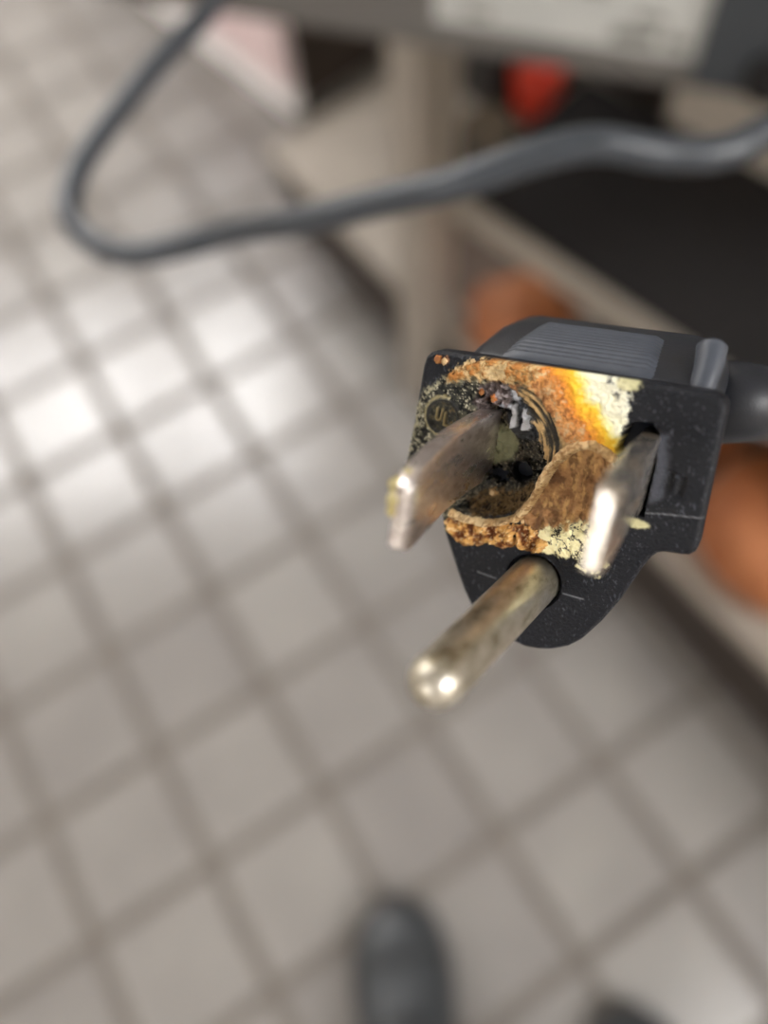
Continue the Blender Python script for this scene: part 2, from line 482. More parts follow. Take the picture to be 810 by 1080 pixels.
# ------------------------------------------------------------------ the photographer's shoes
m_leather = mat('black_leather', (44, 47, 50), (58, 61, 64), rough=0.42, scale=40, bump=0.1, bump_scale=400)
m_sole = mat('black_rubber_sole', (22, 22, 23), (28, 28, 28), rough=0.7, scale=50)
m_lace = mat('black_lace', (20, 20, 21), (30, 30, 31), rough=0.8, scale=300)
def shoe(tx, ty, ang, mirror, label):
    e = empty('shoe', Matrix.Translation((tx, ty, 0)) @ Matrix.Rotation(ang, 4, 'Z'))
    tag(e, label, 'shoe', 'black shoes of the photographer')
    Ls = 0.29
    def wid(t):   # half widths along the length, t from toe 0 to heel 1
        return np.interp(t, [0, .02, .06, .12, .22, .34, .5, .65, .8, .92, .98, 1], [.008, .024, .037, .046, .052, .054, .046, .039, .037, .033, .019, .004])
    def off(t):
        return mirror * np.interp(t, [0, .3, .6, 1], [.004, 0, -.006, 0])
    ts = np.array([0, .012, .03, .06, .1, .16, .22, .3, .4, .5, .6, .7, .8, .88, .94, .98, 1.0])
    out = [(off(t) + wid(t) * 1.04, -t * Ls) for t in ts] + [(off(t) - wid(t) * 1.04, -t * Ls) for t in ts[::-1]]
    bm = bmesh.new()
    vs = [bm.verts.new((x, y, 0.001)) for x, y in out]
    fc = bm.faces.new(vs)
    r = bmesh.ops.extrude_face_region(bm, geom=[fc])
    bmesh.ops.translate(bm, vec=(0, 0, .022), verts=[g for g in r['geom'] if isinstance(g, bmesh.types.BMVert)])
    bmesh.ops.bevel(bm, geom=[ed for ed in bm.edges if abs(ed.verts[0].co.z - ed.verts[1].co.z) < 1e-4], offset=.003, segments=2, affect='EDGES')
    bm_obj('sole', bm, m_sole, e)
    rings = []
    for t in ts:
        top = np.interp(t, [0, .03, .1, .2, .35, .48, .6, .75, .9, 1], [.030, .040, .050, .056, .068, .088, .104, .108, .105, .09])
        w = wid(t); o_ = off(t); ring = []
        for k in range(17):
            a = math.pi * k / 16
            ca, sa = math.cos(a), math.sin(a)
            ring.append((o_ + math.copysign(abs(ca) ** 0.7, ca) * w, -t * Ls, .021 + (top - .021) * abs(sa) ** 0.75))
        rings.append(ring)
    v, f = loft(rings)
    up = pd_obj('upper', v, f, m_leather, e)
    # toe cap seam, tongue and laces
    seam = [(off(.24) + math.copysign(abs(math.cos(a)) ** .7, math.cos(a)) * wid(.24) * 1.01, -(.24 - .05 * math.sin(a)) * Ls, .022 + .037 * abs(math.sin(a)) ** .75) for a in np.linspace(.05, math.pi - .05, 14)]
    v, f = sweep(seam, .0014, 6); pd_obj('toe_seam', v, f, m_sole, up)
    v, f = sweep([(off(t), -t * Ls, np.interp(t, [.35, .48, .6], [.067, .088, .105]) + .001) for t in np.linspace(.36, .62, 8)], .014, 12, flat=.25)
    pd_obj('tongue', v, f, m_leather, e)
    for t in (.38, .43, .48, .53):
        z = np.interp(t, [.35, .48, .6], [.067, .088, .105]) + .006
        v, f = sweep([(off(t) + s * .022, -(t + .01 * s) * Ls, z - .006 * abs(s) ** 2) for s in np.linspace(-1, 1, 9)], .0022, 8)
        pd_obj('lace', v, f, m_lace, e)
    # dark collar where the ankle goes in
    v, f = loft(lathe([(.027, .1045), (.031, .1095), (.027, .1125), (.023, .108)], 24))
    c = pd_obj('collar', v, f, m_sole, e); c.location = (off(.76), -.77 * Ls, 0); c.scale = (1.0, 1.7, 1)
shoe(-0.052, -0.034, 0.05, 1, 'black leather shoe at the bottom centre of the picture')
shoe(0.190, -0.166, -0.10, -1, 'black leather shoe whose toe tip peeks in at bottom right')

# ------------------------------------------------------------------ THE BURNT PLUG (all lengths in millimetres, scaled by MM)
MM = 0.001
plug = empty('power_plug', Matrix(((0.828623, 0.252317, -0.499720, 0.015064), (-0.521581, 0.672184, -0.525474, 0.028628), (0.203318, 0.696064, 0.688591, 0.933286), (0.000000, 0.000000, 0.000000, 1.000000))))
tag(plug, 'black three-prong power plug with a melted burnt face and long grey cord', 'power plug')

LEFT = [(6.75, -11.9), (6.70, -12.5), (6.45, -13.05), (6.0, -13.4), (5.2, -13.55), (0, -13.65), (-3, -13.75), (-5.9, -13.85), (-6.35, -13.7), (-6.65, -13.2), (-6.72, -12.6), (-6.78, -10.4), (-6.95, -9.9), (-7.4, -9.65), (-9.4, -9.0), (-12.55, -7.3), (-14.4, -6.25), (-15.66, -5.33), (-16.8, -3.75), (-17.55, -2.3), (-18.0, -0.9), (-18.2, 0.3)]
RIGHT = [(6.75, 9.6), (6.68, 10.2), (6.4, 10.75), (6.0, 11.05), (5.2, 11.2), (0, 11.55), (-5.1, 11.95), (-5.6, 11.85), (-6.0, 11.45), (-6.12, 10.9), (-6.25, 9.6), (-6.5, 9.1), (-7.0, 8.75), (-8, 8.35), (-11.1, 7.4), (-13.6, 6.35), (-15.9, 5.05), (-16.9, 4.1), (-17.67, 2.8), (-18.05, 1.6), (-18.2, 0.6)]
SLANT = 0.05
rows = sorted(set(np.round(np.concatenate([np.arange(-18.2, 6.7501, 0.085), np.array([a for a, _ in LEFT]), np.array([a for a, _ in RIGHT]), np.linspace(-6.9, -5.9, 30), np.linspace(6.3, 6.75, 12), np.linspace(-18.2, -17.6, 12)]), 3)))[::-1]
rows = np.array(rows); NR = len(rows); NC = 290
lv = np.interp(-rows, [-a for a, _ in LEFT], [b for _, b in LEFT])
rv = np.interp(-rows, [-a for a, _ in RIGHT], [b for _, b in RIGHT])
tt = np.linspace(0, 1, NC)
FXX = lv[:, None] * (1 - tt) + rv[:, None] * tt
FYY = rows[:, None] + SLANT * FXX
OUTL = [(x, v + SLANT * x) for v, x in LEFT] + [(x, v + SLANT * x) for v, x in RIGHT[::-1]]

x, y = FXX, FYY
n1 = fbm(x, y, 1.1, 11, 5) - .5; n2 = fbm(x, y, 3.0, 21, 4) - .5; n3 = fbm(x, y, 7.0, 31, 3) - .5; n4 = vnoise(x * 9 + 40, y * 9 + 40, 41) - .5
def L3(c): return np.array(lin(c))
C = np.zeros(x.shape + (3,)); C[:] = L3((10, 13, 23)); RO = np.full(x.shape, .46); Z = np.zeros(x.shape)
def put(mask, c, ro=None):
    global C, RO
    c = np.asarray(c)
    C = C * (1 - mask[..., None]) + c * mask[..., None]
    if ro is not None: RO = RO * (1 - mask) + ro * mask
# moulded edge
de = seg_dist(x, y, OUTL, True)
Z -= 0.42 * np.clip(1 - de / 0.42, 0, 1) ** 2
# pale glints of the grain painted on, slightly raised, all over the black plastic
fl = (vnoise(x * 7.5 + 3, (y + x * .6) * 5.5 + 8, 77) > .84) * (fbm(x, y, .9, 5, 3) > .40)
put(fl * .36, L3((100, 105, 118)))
Z += fl * .03

# --- soot and dust to the left of the crater
D = sdf(x, y, [(-13.45, -8.17), (-13.61, -3.42), (-13.38, -0.09), (-13.15, 1.43), (-12.27, 2.81), (-11.03, 4.07), (-8.68, 4.72), (-5.86, 3.39), (-4.68, -0.44), (-5.12, -4.86), (-7.06, -9.05), (-9.29, -9.74)])
m = sm(D + n1 * 1.6 + n2 * .8, .5)
put(m, L3((50, 50, 46)), .8)
put(m * sm(-(n1 + n2 * .8) * 3 + .15, .5) * .8, L3((104, 102, 86)))
put(m * sm(-(n3 * 1.2 + n4 * .5) * 2 + .27 + .05 * np.clip(x + 12.4, 0, 4), .3), L3((196, 190, 166)))
put(m * sm((n2 - n3 * .4) * 3 + .30, .4), L3((26, 26, 26)))
Z += m * (n2 * .35 + n3 * .25 + .05)
# pale dust rim at the border of the sooty zone
put(sm(np.abs(D + n1 * 1.6 + n2 * .8) - .16, .4) * (x < -6) * (n2 > -.1) * .8, L3((178, 172, 142)), .9)
Z += sm(np.abs(D + n1 * 1.6) - .2, .5) * (x < -6) * .12

# --- scorched sweep from ochre through orange and yellow to cream
RID = [(-4.22, 7.50), (-1.24, 6.88), (-0.22, 5.79), (0.77, 4.47), (2.28, 2.89), (3.74, 1.53)]
Q = sdf(x, y, [(-10.77, 4.62), (-9.86, 5.45), (-8.51, 6.12), (-5.31, 6.91), (-2.56, 7.22), (-0.58, 7.39), (1.31, 7.09), (3.28, 6.91), (4.04, 6.18), (4.38, 4.46), (4.31, 2.91), (4.52, 1.10), (3.87, -0.67), (0.92, -1.47), (-1.85, -3.93), (-3.39, -2.64), (-3.63, 1.47), (-5.13, 3.95), (-7.34, 4.44), (-9.47, 4.23), (-10.46, 3.86)])
sgn = np.sign(sdf(x, y, [(-4.22, 7.50), (-1.24, 6.88), (-0.22, 5.79), (0.77, 4.47), (2.28, 2.89), (3.74, 1.53), (1.97, -6.24), (-16.26, -6.14), (-16.16, 6.19)]))
dr = seg_dist(x, y, RID, False) * sgn          # negative towards the crater
dr = dr + n1 * 1.3 + n2 * .5
st = [-6.5, -4.6, -3.6, -2.7, -1.8, -.9, -.2, .3, .75, 1.25, 3.0]
cs = [(92, 84, 62), (128, 112, 82), (176, 146, 104), (190, 138, 88), (222, 158, 92), (226, 140, 58), (246, 178, 48), (255, 212, 62), (255, 244, 160), (255, 252, 222), (250, 248, 226)]
ramp = np.stack([np.interp(dr, st, [lin(c)[k] for c in cs]) for k in range(3)], -1)
mq = sm(Q + n2 * .9 + n3 * .6, .35)
put(mq, ramp * (1 + (n3 * .45)[..., None] * (dr < 0)[..., None]), .68)
put(mq * sm(-n2 * 3 + .35, .3) * (dr < -.7) * (dr > -3.6) * .75, L3((128, 78, 44)))
put(mq * sm(n2 * 3 + .35, .3) * (dr < -.9) * .6, L3((214, 190, 150)))
Z += mq * (.22 + n1 * .3 + n2 * .3 + n3 * .12 + .25 * np.exp(-((dr + 1.5) / 1.2) ** 2))
# cracks of black showing through the outer cream
put(mq * sm(-(dr - 2.3) * 1.2, .8) * sm(-(fbm(x, y, 1.3, 61, 4) - .58) * 6 + .1, .4), L3((44, 46, 50)), .5)
# ochre crust along the top arc
OC = sdf(x, y, [(-10.89, 4.26), (-10.02, 5.34), (-8.51, 6.12), (-6.48, 6.52), (-4.10, 6.91), (-2.76, 6.26), (-3.29, 5.37), (-4.89, 4.80), (-6.96, 4.68), (-8.67, 4.64), (-9.98, 4.13), (-10.95, 3.59)])
mo = sm(OC + n2 * .7 + n3 * .4, .3)
put(mo, L3((208, 168, 104)), .8)
put(mo * sm(-(n1 + n2 * .9 + n3 * .5) * 3 + .05, 1.6) * .85, L3((180, 112, 50)))
put(mo * sm((n1 + n2 * .5 + n3 * .6) * 3 + .3, 1.3) * .8, L3((232, 210, 166)))
put(mo * sm(np.abs(n1 * 3 + n2) - .10, .25) * .6, L3((92, 60, 34)))
Z += mo * (.28 + n1 * .5 + n2 * .35 + n3 * .1)

# --- striated tan wall round the crater
cx, cy = (-5.19, -0.91)
rr = np.hypot(x - cx, (y - cy) * .92); th = np.arctan2(y - cy, x - cx)
S = sdf(x, y, [(-4.90, 4.88), (-3.48, 4.71), (-1.52, 3.09), (0.04, 1.07), (-0.01, -0.90), (-1.04, -3.01), (-1.73, -0.52), (-3.06, 1.93), (-4.42, 3.71)])
ms = sm(S + n2 * .5, .3)
stri = fbm(rr * 2.4, th * 1.2 + 30, 1.6, 91, 3)
put(ms, L3((120, 104, 76)), .75)
put(ms * sm(-(stri - .52) * 8, .5), L3((188, 156, 108)))
put(ms * sm((stri - .44) * 8, .5), L3((52, 48, 42)))
Z += ms * ((stri - .5) * .55)

# --- the crater itself
CR = sdf(x, y, [(-7.51, 4.00), (-6.13, 4.77), (-4.70, 4.29), (-3.22, 2.70), (-1.88, 0.59), (-0.94, -1.14), (-0.97, -3.33), (-1.94, -5.16), (-3.90, -6.62), (-6.41, -7.56), (-7.96, -7.12), (-8.51, -4.03), (-8.45, -1.40), (-8.21, 1.21)])
cr = CR + n2 * .7
mc = sm(cr, .35)
depth = np.clip(-cr / 1.1, 0, 1)
Z = Z * (1 - mc) - mc * (depth ** .8) * 1.7
put(mc, L3((32, 32, 29)), .22); put(mc * sm(-(n1 + n2) * 3 + .25, .5) * .7, L3((74, 68, 56)), .6); put(mc * sm(-n3 * 4 + .75, .3), L3((150, 140, 118)), .6)
Z += mc * (n1 * .9 + n2 * .8 + n3 * .3)
g = mc * sm(sdf(x, y, [(-7.04, -0.36), (-5.86, 0.77), (-4.82, 0.69), (-4.21, -0.66), (-4.48, -1.91), (-6.21, -2.89), (-7.29, -2.83)]) + n2 * .6, .5)
put(g, L3((150, 152, 120)), .4)
pw = mc * sm(sdf(x, y, [(-7.56, -6.27), (-5.97, -5.10), (-3.84, -4.67), (-2.24, -3.69), (-1.37, -3.79), (-2.22, -5.42), (-4.06, -6.68), (-6.58, -7.61)]) + n2 * .8, .5)
put(pw, L3((128, 104, 70)), .9); put(pw * sm(-n3 * 3 + .3, .3), L3((40, 32, 24))); Z += pw * (.3 + n3 * .7)
wb = mc * sm(sdf(x, y, [(-6.53, 4.21), (-5.33, 4.94), (-4.10, 3.78), (-2.81, 2.31), (-2.24, 1.15), (-2.71, 0.22), (-4.34, -0.02), (-5.37, 0.89), (-5.87, 2.58)]) + n2 * .6, .4)
put(wb, L3((78, 80, 84)), .10)  # glossy melt, its grey lightened where the lamp glint sits
Z += wb * (.5 + n2 * .5)
tp_ = sm(sdf(x, y, [(-8.28, 2.52), (-8.01, 3.89), (-6.94, 4.60), (-5.59, 4.57), (-5.06, 3.57), (-5.35, 2.53), (-6.72, 2.55), (-7.43, 1.72)]) + n2 * .5, .4)
put(tp_, L3((96, 84, 82)), .55); put(tp_ * sm(-(n2) * 4 + .25, .3), L3((150, 140, 140)), .35); Z = Z * (1 - tp_) + tp_ * (.1 + n2 * 1.2 + n3 * .5)
for (px, py), r_ in zip([(-4.52, 3.37), (-4.84, 2.49), (-3.87, 2.22), (-4.90, 1.49), (-3.92, 1.24), (-5.74, 2.77)], (.28, .34, .5, .42, .4, .25)):   # glossy melted beads
    q = np.clip(1 - (np.hypot((x - px) * 1.15, y - py) / r_) ** 2, 0, 1)
    Z += np.sqrt(q) * r_ * .8; put((q > 0) * .8, L3((116, 120, 128)), .07)
hx, hy = (-3.31, -2.62)
hr = np.hypot(x - hx, y - hy)
put(sm(hr - 1.05, .15), L3((10, 10, 12)), .12)
Z += .55 * np.exp(-((hr - .95) / .22) ** 2) - 1.1 * sm(hr - .75, .4)
hx, hy = (-5.55, -3.57)
hr = np.hypot((x - hx) * .7, y - hy)
put(sm(hr - .8 + n2, .2), L3((12, 12, 13)), .15); Z -= .9 * sm(hr - .7 + n2, .4)
for (px, py), c_ in zip([(-7.81, 3.28), (-6.86, 2.84), (-6.59, 3.23), (-5.58, -5.25), (-12.08, 5.41), (-11.46, 5.46)], ((8, 7, 7), (10, 8, 7), (196, 116, 50), (205, 165, 110), (206, 128, 60), (170, 120, 80))):
    q = sm(np.hypot(x - px, y - py) - .32 + n3 * .5, .2); put(q, L3(c_), .7); Z += q * (-.4 if c_[0] < 50 else .25)

for wp_ in ([(-5.33, 2.86), (-4.79, 3.06), (-4.51, 2.08), (-4.46, 1.02), (-5.09, 0.79), (-4.99, 1.96)], [(-4.09, 2.90), (-3.58, 2.86), (-3.08, 1.60), (-3.44, 0.94), (-4.09, 0.86), (-3.96, 1.88)], [(-5.37, 4.30), (-4.70, 4.29), (-4.39, 3.56), (-4.99, 3.26)]):  # lamp glints on the molten plastic, painted in white
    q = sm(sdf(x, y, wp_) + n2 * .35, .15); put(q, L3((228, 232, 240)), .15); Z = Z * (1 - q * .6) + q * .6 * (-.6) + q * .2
# --- brown shell to the right, below a curled tan rim
SH = sdf(x, y, [(-2.38, -6.35), (-1.56, -4.53), (-0.82, -2.45), (-0.20, -0.78), (0.81, 0.46), (2.26, 0.99), (3.70, 0.73), (4.59, -0.47), (4.85, -2.84), (4.59, -5.08), (2.54, -6.58), (0.52, -7.21), (-1.24, -6.88)])
mh = sm(SH + n2 * .5, .35)
put(mh, L3((168, 126, 84)), .8)
put(mh * sm(-(fbm(x, y, .9, 101, 5) - .52) * 6, 1.4) * .65, L3((112, 76, 46)))
put(mh * sm((fbm(x, y, .9, 131, 5) - .45) * 6, 1.2) * .8, L3((190, 148, 98)))
put(mh * sm(-(fbm(x * 1.6, y * .6, 1.5, 141, 4) - .56) * 6, .9) * .6, L3((80, 52, 32)))
put(mh * sm((fbm(x * 1.6, y * .6, 1.8, 151, 4) - .40) * 6, .8) * .6, L3((214, 172, 112)))
Z = Z * (1 - mh) + mh * (-1.0 * np.clip(-SH / 1.8, 0, 1) + n1 * .7 + n2 * .4 + n3 * .15)
# pale yellow streaks under it
YS = sdf(x, y, [(-0.59, -7.56), (1.13, -6.15), (3.04, -5.22), (4.70, -4.21), (5.57, -3.94), (5.65, -5.59), (5.41, -7.90), (5.23, -9.19), (4.11, -9.22), (2.78, -8.42), (1.32, -8.55), (0.14, -8.58)])
my = sm(YS + n1 * 1.2 + n2 * 1.1, .35)
put(my, L3((254, 246, 196)), .7); put(my * sm(y * 1.2 + 5.4 + n1 * 2, -1.2) * .8, L3((214, 160, 58)))
put(my * sm(np.abs(n1 + n2 * .4) * 4 - .16, .12), L3((44, 42, 38)))
Z += my * (.16 + n2 * .2)
SP = np.minimum(np.hypot(x - (7.10, -3.97)[0], (y - (7.10, -3.97)[1]) * 1.9) - .85, np.hypot(x - (3.83, 6.73)[0], (y - (3.83, 6.73)[1]) * 1.6) - .9)
msx = sm(SP + n2 * .6, .3); put(msx * .85, L3((222, 216, 168)), .8); Z += msx * .12

# --- raised ring mark with two letters
rx, ry = (-10.81, 0.69)
rd = np.hypot((x - rx) * 1.0, (y - ry))
ringm = sm(np.abs(rd - 1.45) - .15, .12)
Lt = [[(rx - .62, ry + .62), (rx - .62, ry - .15), (rx - .42, ry - .42), (rx - .18, ry - .3), (rx - .12, ry + .62)], [(rx + .18, ry + .38), (rx + .18, ry - .72), (rx + .70, ry - .72)]]
letm = np.maximum(sm(seg_dist(x, y, Lt[0], False) - .10, .12), sm(seg_dist(x, y, Lt[1], False) - .10, .12))
emb = np.maximum(ringm, letm)
disc = sm(rd - 1.6, .2)
put(disc * .8, L3((52, 51, 46)), .7); Z = Z * (1 - disc * .75)
put(disc * sm(-n2 * 4 + .45, .6) * .5, L3((104, 94, 66)), .85)
put(ringm * .9, L3((36, 36, 35)), .4); put(letm * .9, L3((150, 134, 92)), .6); Z += emb * .34
put(sm(np.abs(rd - 1.72) - .12 + n2 * .35, .2) * (x < rx + .4) * .85, L3((176, 164, 124)), .85)
put(sm(rd - 1.1, .3) * sm(-n2 * 4 + .3, .4) * (1 - emb) * (x > rx + .1) * .35, L3((168, 136, 80)), .85)

# --- slot round the right blade, worn patch, seam lines, small marks
SL = sdf(x, y, [(4.13, 1.47), (4.56, 3.43), (5.18, 3.89), (6.31, 4.01), (6.89, 3.39), (7.20, 1.02), (7.37, -3.24), (6.07, -3.46), (5.58, -0.20)])
msl = sm(SL, .22); Z = Z * (1 - msl) - msl * 3.2; put(msl, L3((12, 10, 9)), .7)
WR = sdf(x, y, [(6.89, 3.39), (7.60, 3.41), (8.15, 1.27), (8.39, -1.41), (7.53, -2.06), (7.20, 1.02)]); put(sm(WR + n2 * .5, .8) * .7, L3((92, 96, 108)), .4)
for ln, w_ in (([(7.04, -3.09), (8.85, -2.63), (11.73, -2.16)], .035), ([(-5.13, -12.46), (-4.38, -12.49), (-3.37, -12.52)], .05), ([(2.71, -11.87), (3.54, -11.84), (4.44, -11.79)], .05)):
    q = sm(seg_dist(x, y, ln, False) - w_, .08); put(q * .7, L3((150, 153, 160)), .5); Z += q * .06
for pt in [(8.61, -0.00), (9.51, -0.14)]:
    q = sm(np.maximum(np.abs(x - pt[0]) - .26, np.abs(y - pt[1]) - .75), .2); Z -= q * .22; put(q * .7, L3((24, 25, 30)))
# hole round the earth pin
pr = np.hypot(x + .06, y + 11.74); q = sm(pr - 2.45, .2); Z -= q * .9; put(q * .8, L3((16, 16, 17)), .6)
Z += n3 * .03

# ---- assemble the front as a mesh, with the flange wall behind it
WALL = [0.9, 1.9, 2.6]
verts = np.stack([FXX, FYY, Z], -1).reshape(-1, 3)
idx = np.arange(NR * NC).reshape(NR, NC)
quads = np.stack([idx[:-1, :-1], idx[1:, :-1], idx[1:, 1:], idx[:-1, 1:]], -1).reshape(-1, 4)
loop = list(idx[0, ::-1]) + list(idx[1:, 0]) + list(idx[-1, 1:]) + list(idx[-2:0:-1, -1])
lo = np.array(loop); wverts = []; wq = []
prev = lo; base_n = len(verts)
cen = np.array([-1.0, -4.0])
for k, dz in enumerate(WALL):
    ring = verts[lo].copy(); ring[:, 2] = -0.42 - dz
    if k == len(WALL) - 1: ring[:, :2] = cen + (ring[:, :2] - cen) * .985
    cur = np.arange(len(lo)) + base_n + k * len(lo)
    wverts.append(ring); wq.append(np.stack([prev, cur, np.roll(cur, -1), np.roll(prev, -1)], -1)); prev = cur
allv = np.concatenate([verts] + wverts) * MM
allq = np.concatenate([quads] + wq)
me = bpy.data.meshes.new('face_plate')
me.from_pydata(allv.tolist(), [], allq.tolist() + [list(prev)[::-1]])
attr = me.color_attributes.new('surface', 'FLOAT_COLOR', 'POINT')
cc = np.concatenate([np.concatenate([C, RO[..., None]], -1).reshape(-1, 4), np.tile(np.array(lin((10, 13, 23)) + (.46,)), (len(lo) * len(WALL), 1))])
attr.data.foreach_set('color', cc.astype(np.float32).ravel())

def face_material():
    m, nt, b = new_mat('melted_plug_face')
    at = nt.nodes.new('ShaderNodeVertexColor'); at.layer_name = 'surface'
    nt.links.new(at.outputs['Color'], b.inputs['Base Color'])
    nt.links.new(at.outputs['Alpha'], b.inputs['Roughness'])
    tc = nt.nodes.new('ShaderNodeTexCoord')
    n = nt.nodes.new('ShaderNodeTexNoise'); n.inputs['Scale'].default_value = 3600; n.inputs['Detail'].default_value = 4
    nt.links.new(tc.outputs['Object'], n.inputs['Vector'])
    bp = nt.nodes.new('ShaderNodeBump'); bp.inputs['Strength'].default_value = .8; bp.inputs['Distance'].default_value = .0002
    nt.links.new(n.outputs['Fac'], bp.inputs['Height']); nt.links.new(bp.outputs['Normal'], b.inputs['Normal'])
    b.inputs['Specular IOR Level'].default_value = .33
    return m
m_face = face_material()
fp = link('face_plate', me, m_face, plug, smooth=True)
tag(fp, 'melted and scorched face plate with a charred crater')

m_black = mat('black_plug_plastic', (26, 29, 36), (33, 36, 44), rough=0.42, scale=700, bump=.35, bump_scale=4200)
m_rib = mat('grey_ribbed_plastic', (64, 69, 79), (74, 79, 89), rough=0.45, scale=700, bump=.2, bump_scale=4000)

def rring(z, x0, x1, y0, y1, r, n=6):
    pts = []
    for (cx_, cy_, a0) in ((x1 - r, y1 - r, 0), (x0 + r, y1 - r, 90), (x0 + r, y0 + r, 180), (x1 - r, y0 + r, 270)):
        for k in range(n):
            a = math.radians(a0 + 90 * k / (n - 1))
            px = cx_ + r * math.cos(a); py = cy_ + r * math.sin(a)
            pts.append((px * MM, (py + SLANT * px) * MM, z * MM))
    return pts
secs = [(-2.4, -11.3, 9.6, -5.0, 6.35, 2.0), (-3.2, -11.2, 9.7, -5.0, 6.9, 2.2), (-5, -11.0, 9.8, -4.8, 8.0, 2.6), (-8, -10.8, 9.9, -4.5, 9.2, 3.0), (-11, -10.5, 10.0, -4, 9.8, 3.4), (-14, -9.6, 10.0, -3.5, 9.5, 3.8), (-17, -8, 9.4, -2.5, 8.4, 4), (-18.5, -6, 8, -1.5, 6.5, 3.5)]
v, f = loft([rring(*s) for s in secs])
body = pd_obj('housing', v, f, m_black, plug)
# ribbed thumb grip on top: a pad with fine ridges
pv = []; pf_ = []
NZ = 40
def pad_pt(u_, w_):      # u_ across, w_ front to back
    z = -2.6 - 6.2 * w_
    yy = np.interp(-z, [2.4, 3.2, 5, 8, 11], [6.35, 6.9, 8.0, 9.2, 9.8])
    xl = -8.0 + 1.8 * w_; xr = 5.5 - .8 * w_
    px = xl + (xr - xl) * u_
    return px, yy + SLANT * px, z
for i in range(NZ + 1):
    w_ = i / NZ
    rid = .42 + .14 * (0.5 - 0.5 * math.cos(2 * math.pi * w_ * 13))
    for j in range(13):
        u_ = j / 12
        px, py, pz = pad_pt(u_, w_)
        edge = min(u_, 1 - u_) * 13
        hgt = rid * min(1, edge * 2) * min(1, w_ * 14) * min(1, (1 - w_) * 14) - .15
        pv.append((px * MM, (py + hgt) * MM, (pz + hgt * .35) * MM))
for i in range(NZ):
    for j in range(12):
        a = i * 13 + j
        pf_.append((a, a + 1, a + 14, a + 13))
pad = pd_obj('thumb_grip', pv, pf_, m_rib, plug)
# rounded upright ridge at the right shoulder and its twin at the left
for (bx, tz, tx_) in ((8.75, 10.15, 8.5),):
    path = catmull([(bx * MM, 6.4 * MM, -3.2 * MM), (bx * MM, 8.4 * MM, -4.4 * MM), (tx_ * MM, tz * MM, -5.6 * MM)], 8)
    v, f = sweep(path, lambda t: (.95 + .25 * t) * MM * (1 if t < .96 else .8), 20, up=(1, 0, 0))
    pd_obj('grip_ridge', v, f, m_rib, plug)

# ------- metal prongs
def metal(name, c1, c2, c3, rough, seed):
    m, nt, b = new_mat(name)
    b.inputs['Metallic'].default_value = 0.94
    tc = nt.nodes.new('ShaderNodeTexCoord')
    mp = nt.nodes.new('ShaderNodeMapping'); mp.inputs['Scale'].default_value = (1, 1, .45); mp.inputs['Location'].default_value = (seed, 0, 0)
    nt.links.new(tc.outputs['Object'], mp.inputs['Vector'])
    n = nt.nodes.new('ShaderNodeTexNoise'); n.inputs['Scale'].default_value = 560; n.inputs['Detail'].default_value = 7; n.inputs['Roughness'].default_value = .62
    nt.links.new(mp.outputs['Vector'], n.inputs['Vector'])
    r = nt.nodes.new('ShaderNodeValToRGB'); cr_ = r.color_ramp
    cr_.elements[0].position = .34; cr_.elements[0].color = rgba(c3)
    cr_.elements[1].position = .66; cr_.elements[1].color = rgba(c1)
    e_ = cr_.elements.new(.47); e_.color = rgba(c2)
    nt.links.new(n.outputs['Fac'], r.inputs['Fac']); nt.links.new(r.outputs['Color'], b.inputs['Base Color'])
    mr = nt.nodes.new('ShaderNodeMapRange'); mr.inputs['From Min'].default_value = .35; mr.inputs['From Max'].default_value = .65
    mr.inputs['To Min'].default_value = rough + .22; mr.inputs['To Max'].default_value = rough
    nt.links.new(n.outputs['Fac'], mr.inputs['Value']); nt.links.new(mr.outputs['Result'], b.inputs['Roughness'])
    bp = nt.nodes.new('ShaderNodeBump'); bp.inputs['Strength'].default_value = .2; bp.inputs['Distance'].default_value = .0001
    nt.links.new(n.outputs['Fac'], bp.inputs['Height']); nt.links.new(bp.outputs['Normal'], b.inputs['Normal'])
    return m
m_pin = metal('tarnished_nickel_pin', (230, 225, 216), (192, 185, 168), (130, 120, 98), .28, 1.0)
m_bl_burnt = metal('heat_tinted_blade', (240, 235, 232), (218, 209, 206), (172, 158, 152), .18, 2.0)
m_bl = metal('nickel_blade', (234, 228, 220), (214, 205, 193), (170, 154, 136), .16, 3.0)

def blade(name, secs, m, label):
    rings = []
    for (z, cx_, cy_, hw, hh, r) in secs:
        ring = []
        for (sx, sy, a0) in ((1, 1, 0), (-1, 1, 90), (-1, -1, 180), (1, -1, 270)):
            for k in range(5):
                a = math.radians(a0 + 90 * k / 4)
                ring.append(((cx_ + sx * (hw - r) + r * math.cos(a)) * MM, (cy_ + sy * (hh - r) + r * math.sin(a)) * MM, z * MM))
        rings.append(ring)
    v, f = loft(rings)
    o = pd_obj(name, v, f, m, plug, smooth=True)
    o.data.set_sharp_from_angle(angle=math.radians(40))
    tag(o, label)
    return o
L_B = blade('blade', [(-3.0, -6.95, -.95, .75, 3.15, .18), (3, -6.95, -1.1, .75, 3.15, .18), (8, -6.85, -1.45, .75, 3.1, .18), (12, -6.6, -2.0, .75, 3.05, .18), (14.6, -6.35, -2.35, .75, 3.0, .18), (15.8, -6.2, -2.5, .74, 2.8, .2), (16.6, -6.12, -2.6, .62, 2.45, .25), (16.9, -6.1, -2.65, .42, 2.2, .25)], m_bl_burnt, 'heat-stained left blade bent downward')
R_B = blade('blade', [(-3.2, 6.35, .12, .75, 3.15, .18), (4, 6.45, .12, .75, 3.15, .18), (13.6, 6.72, .05, .75, 3.12, .18), (14.8, 6.76, .04, .75, 3.0, .2), (15.7, 6.8, .03, .66, 2.8, .25), (16.1, 6.82, .03, .45, 2.55, .25)], m_bl, 'shiny right blade')
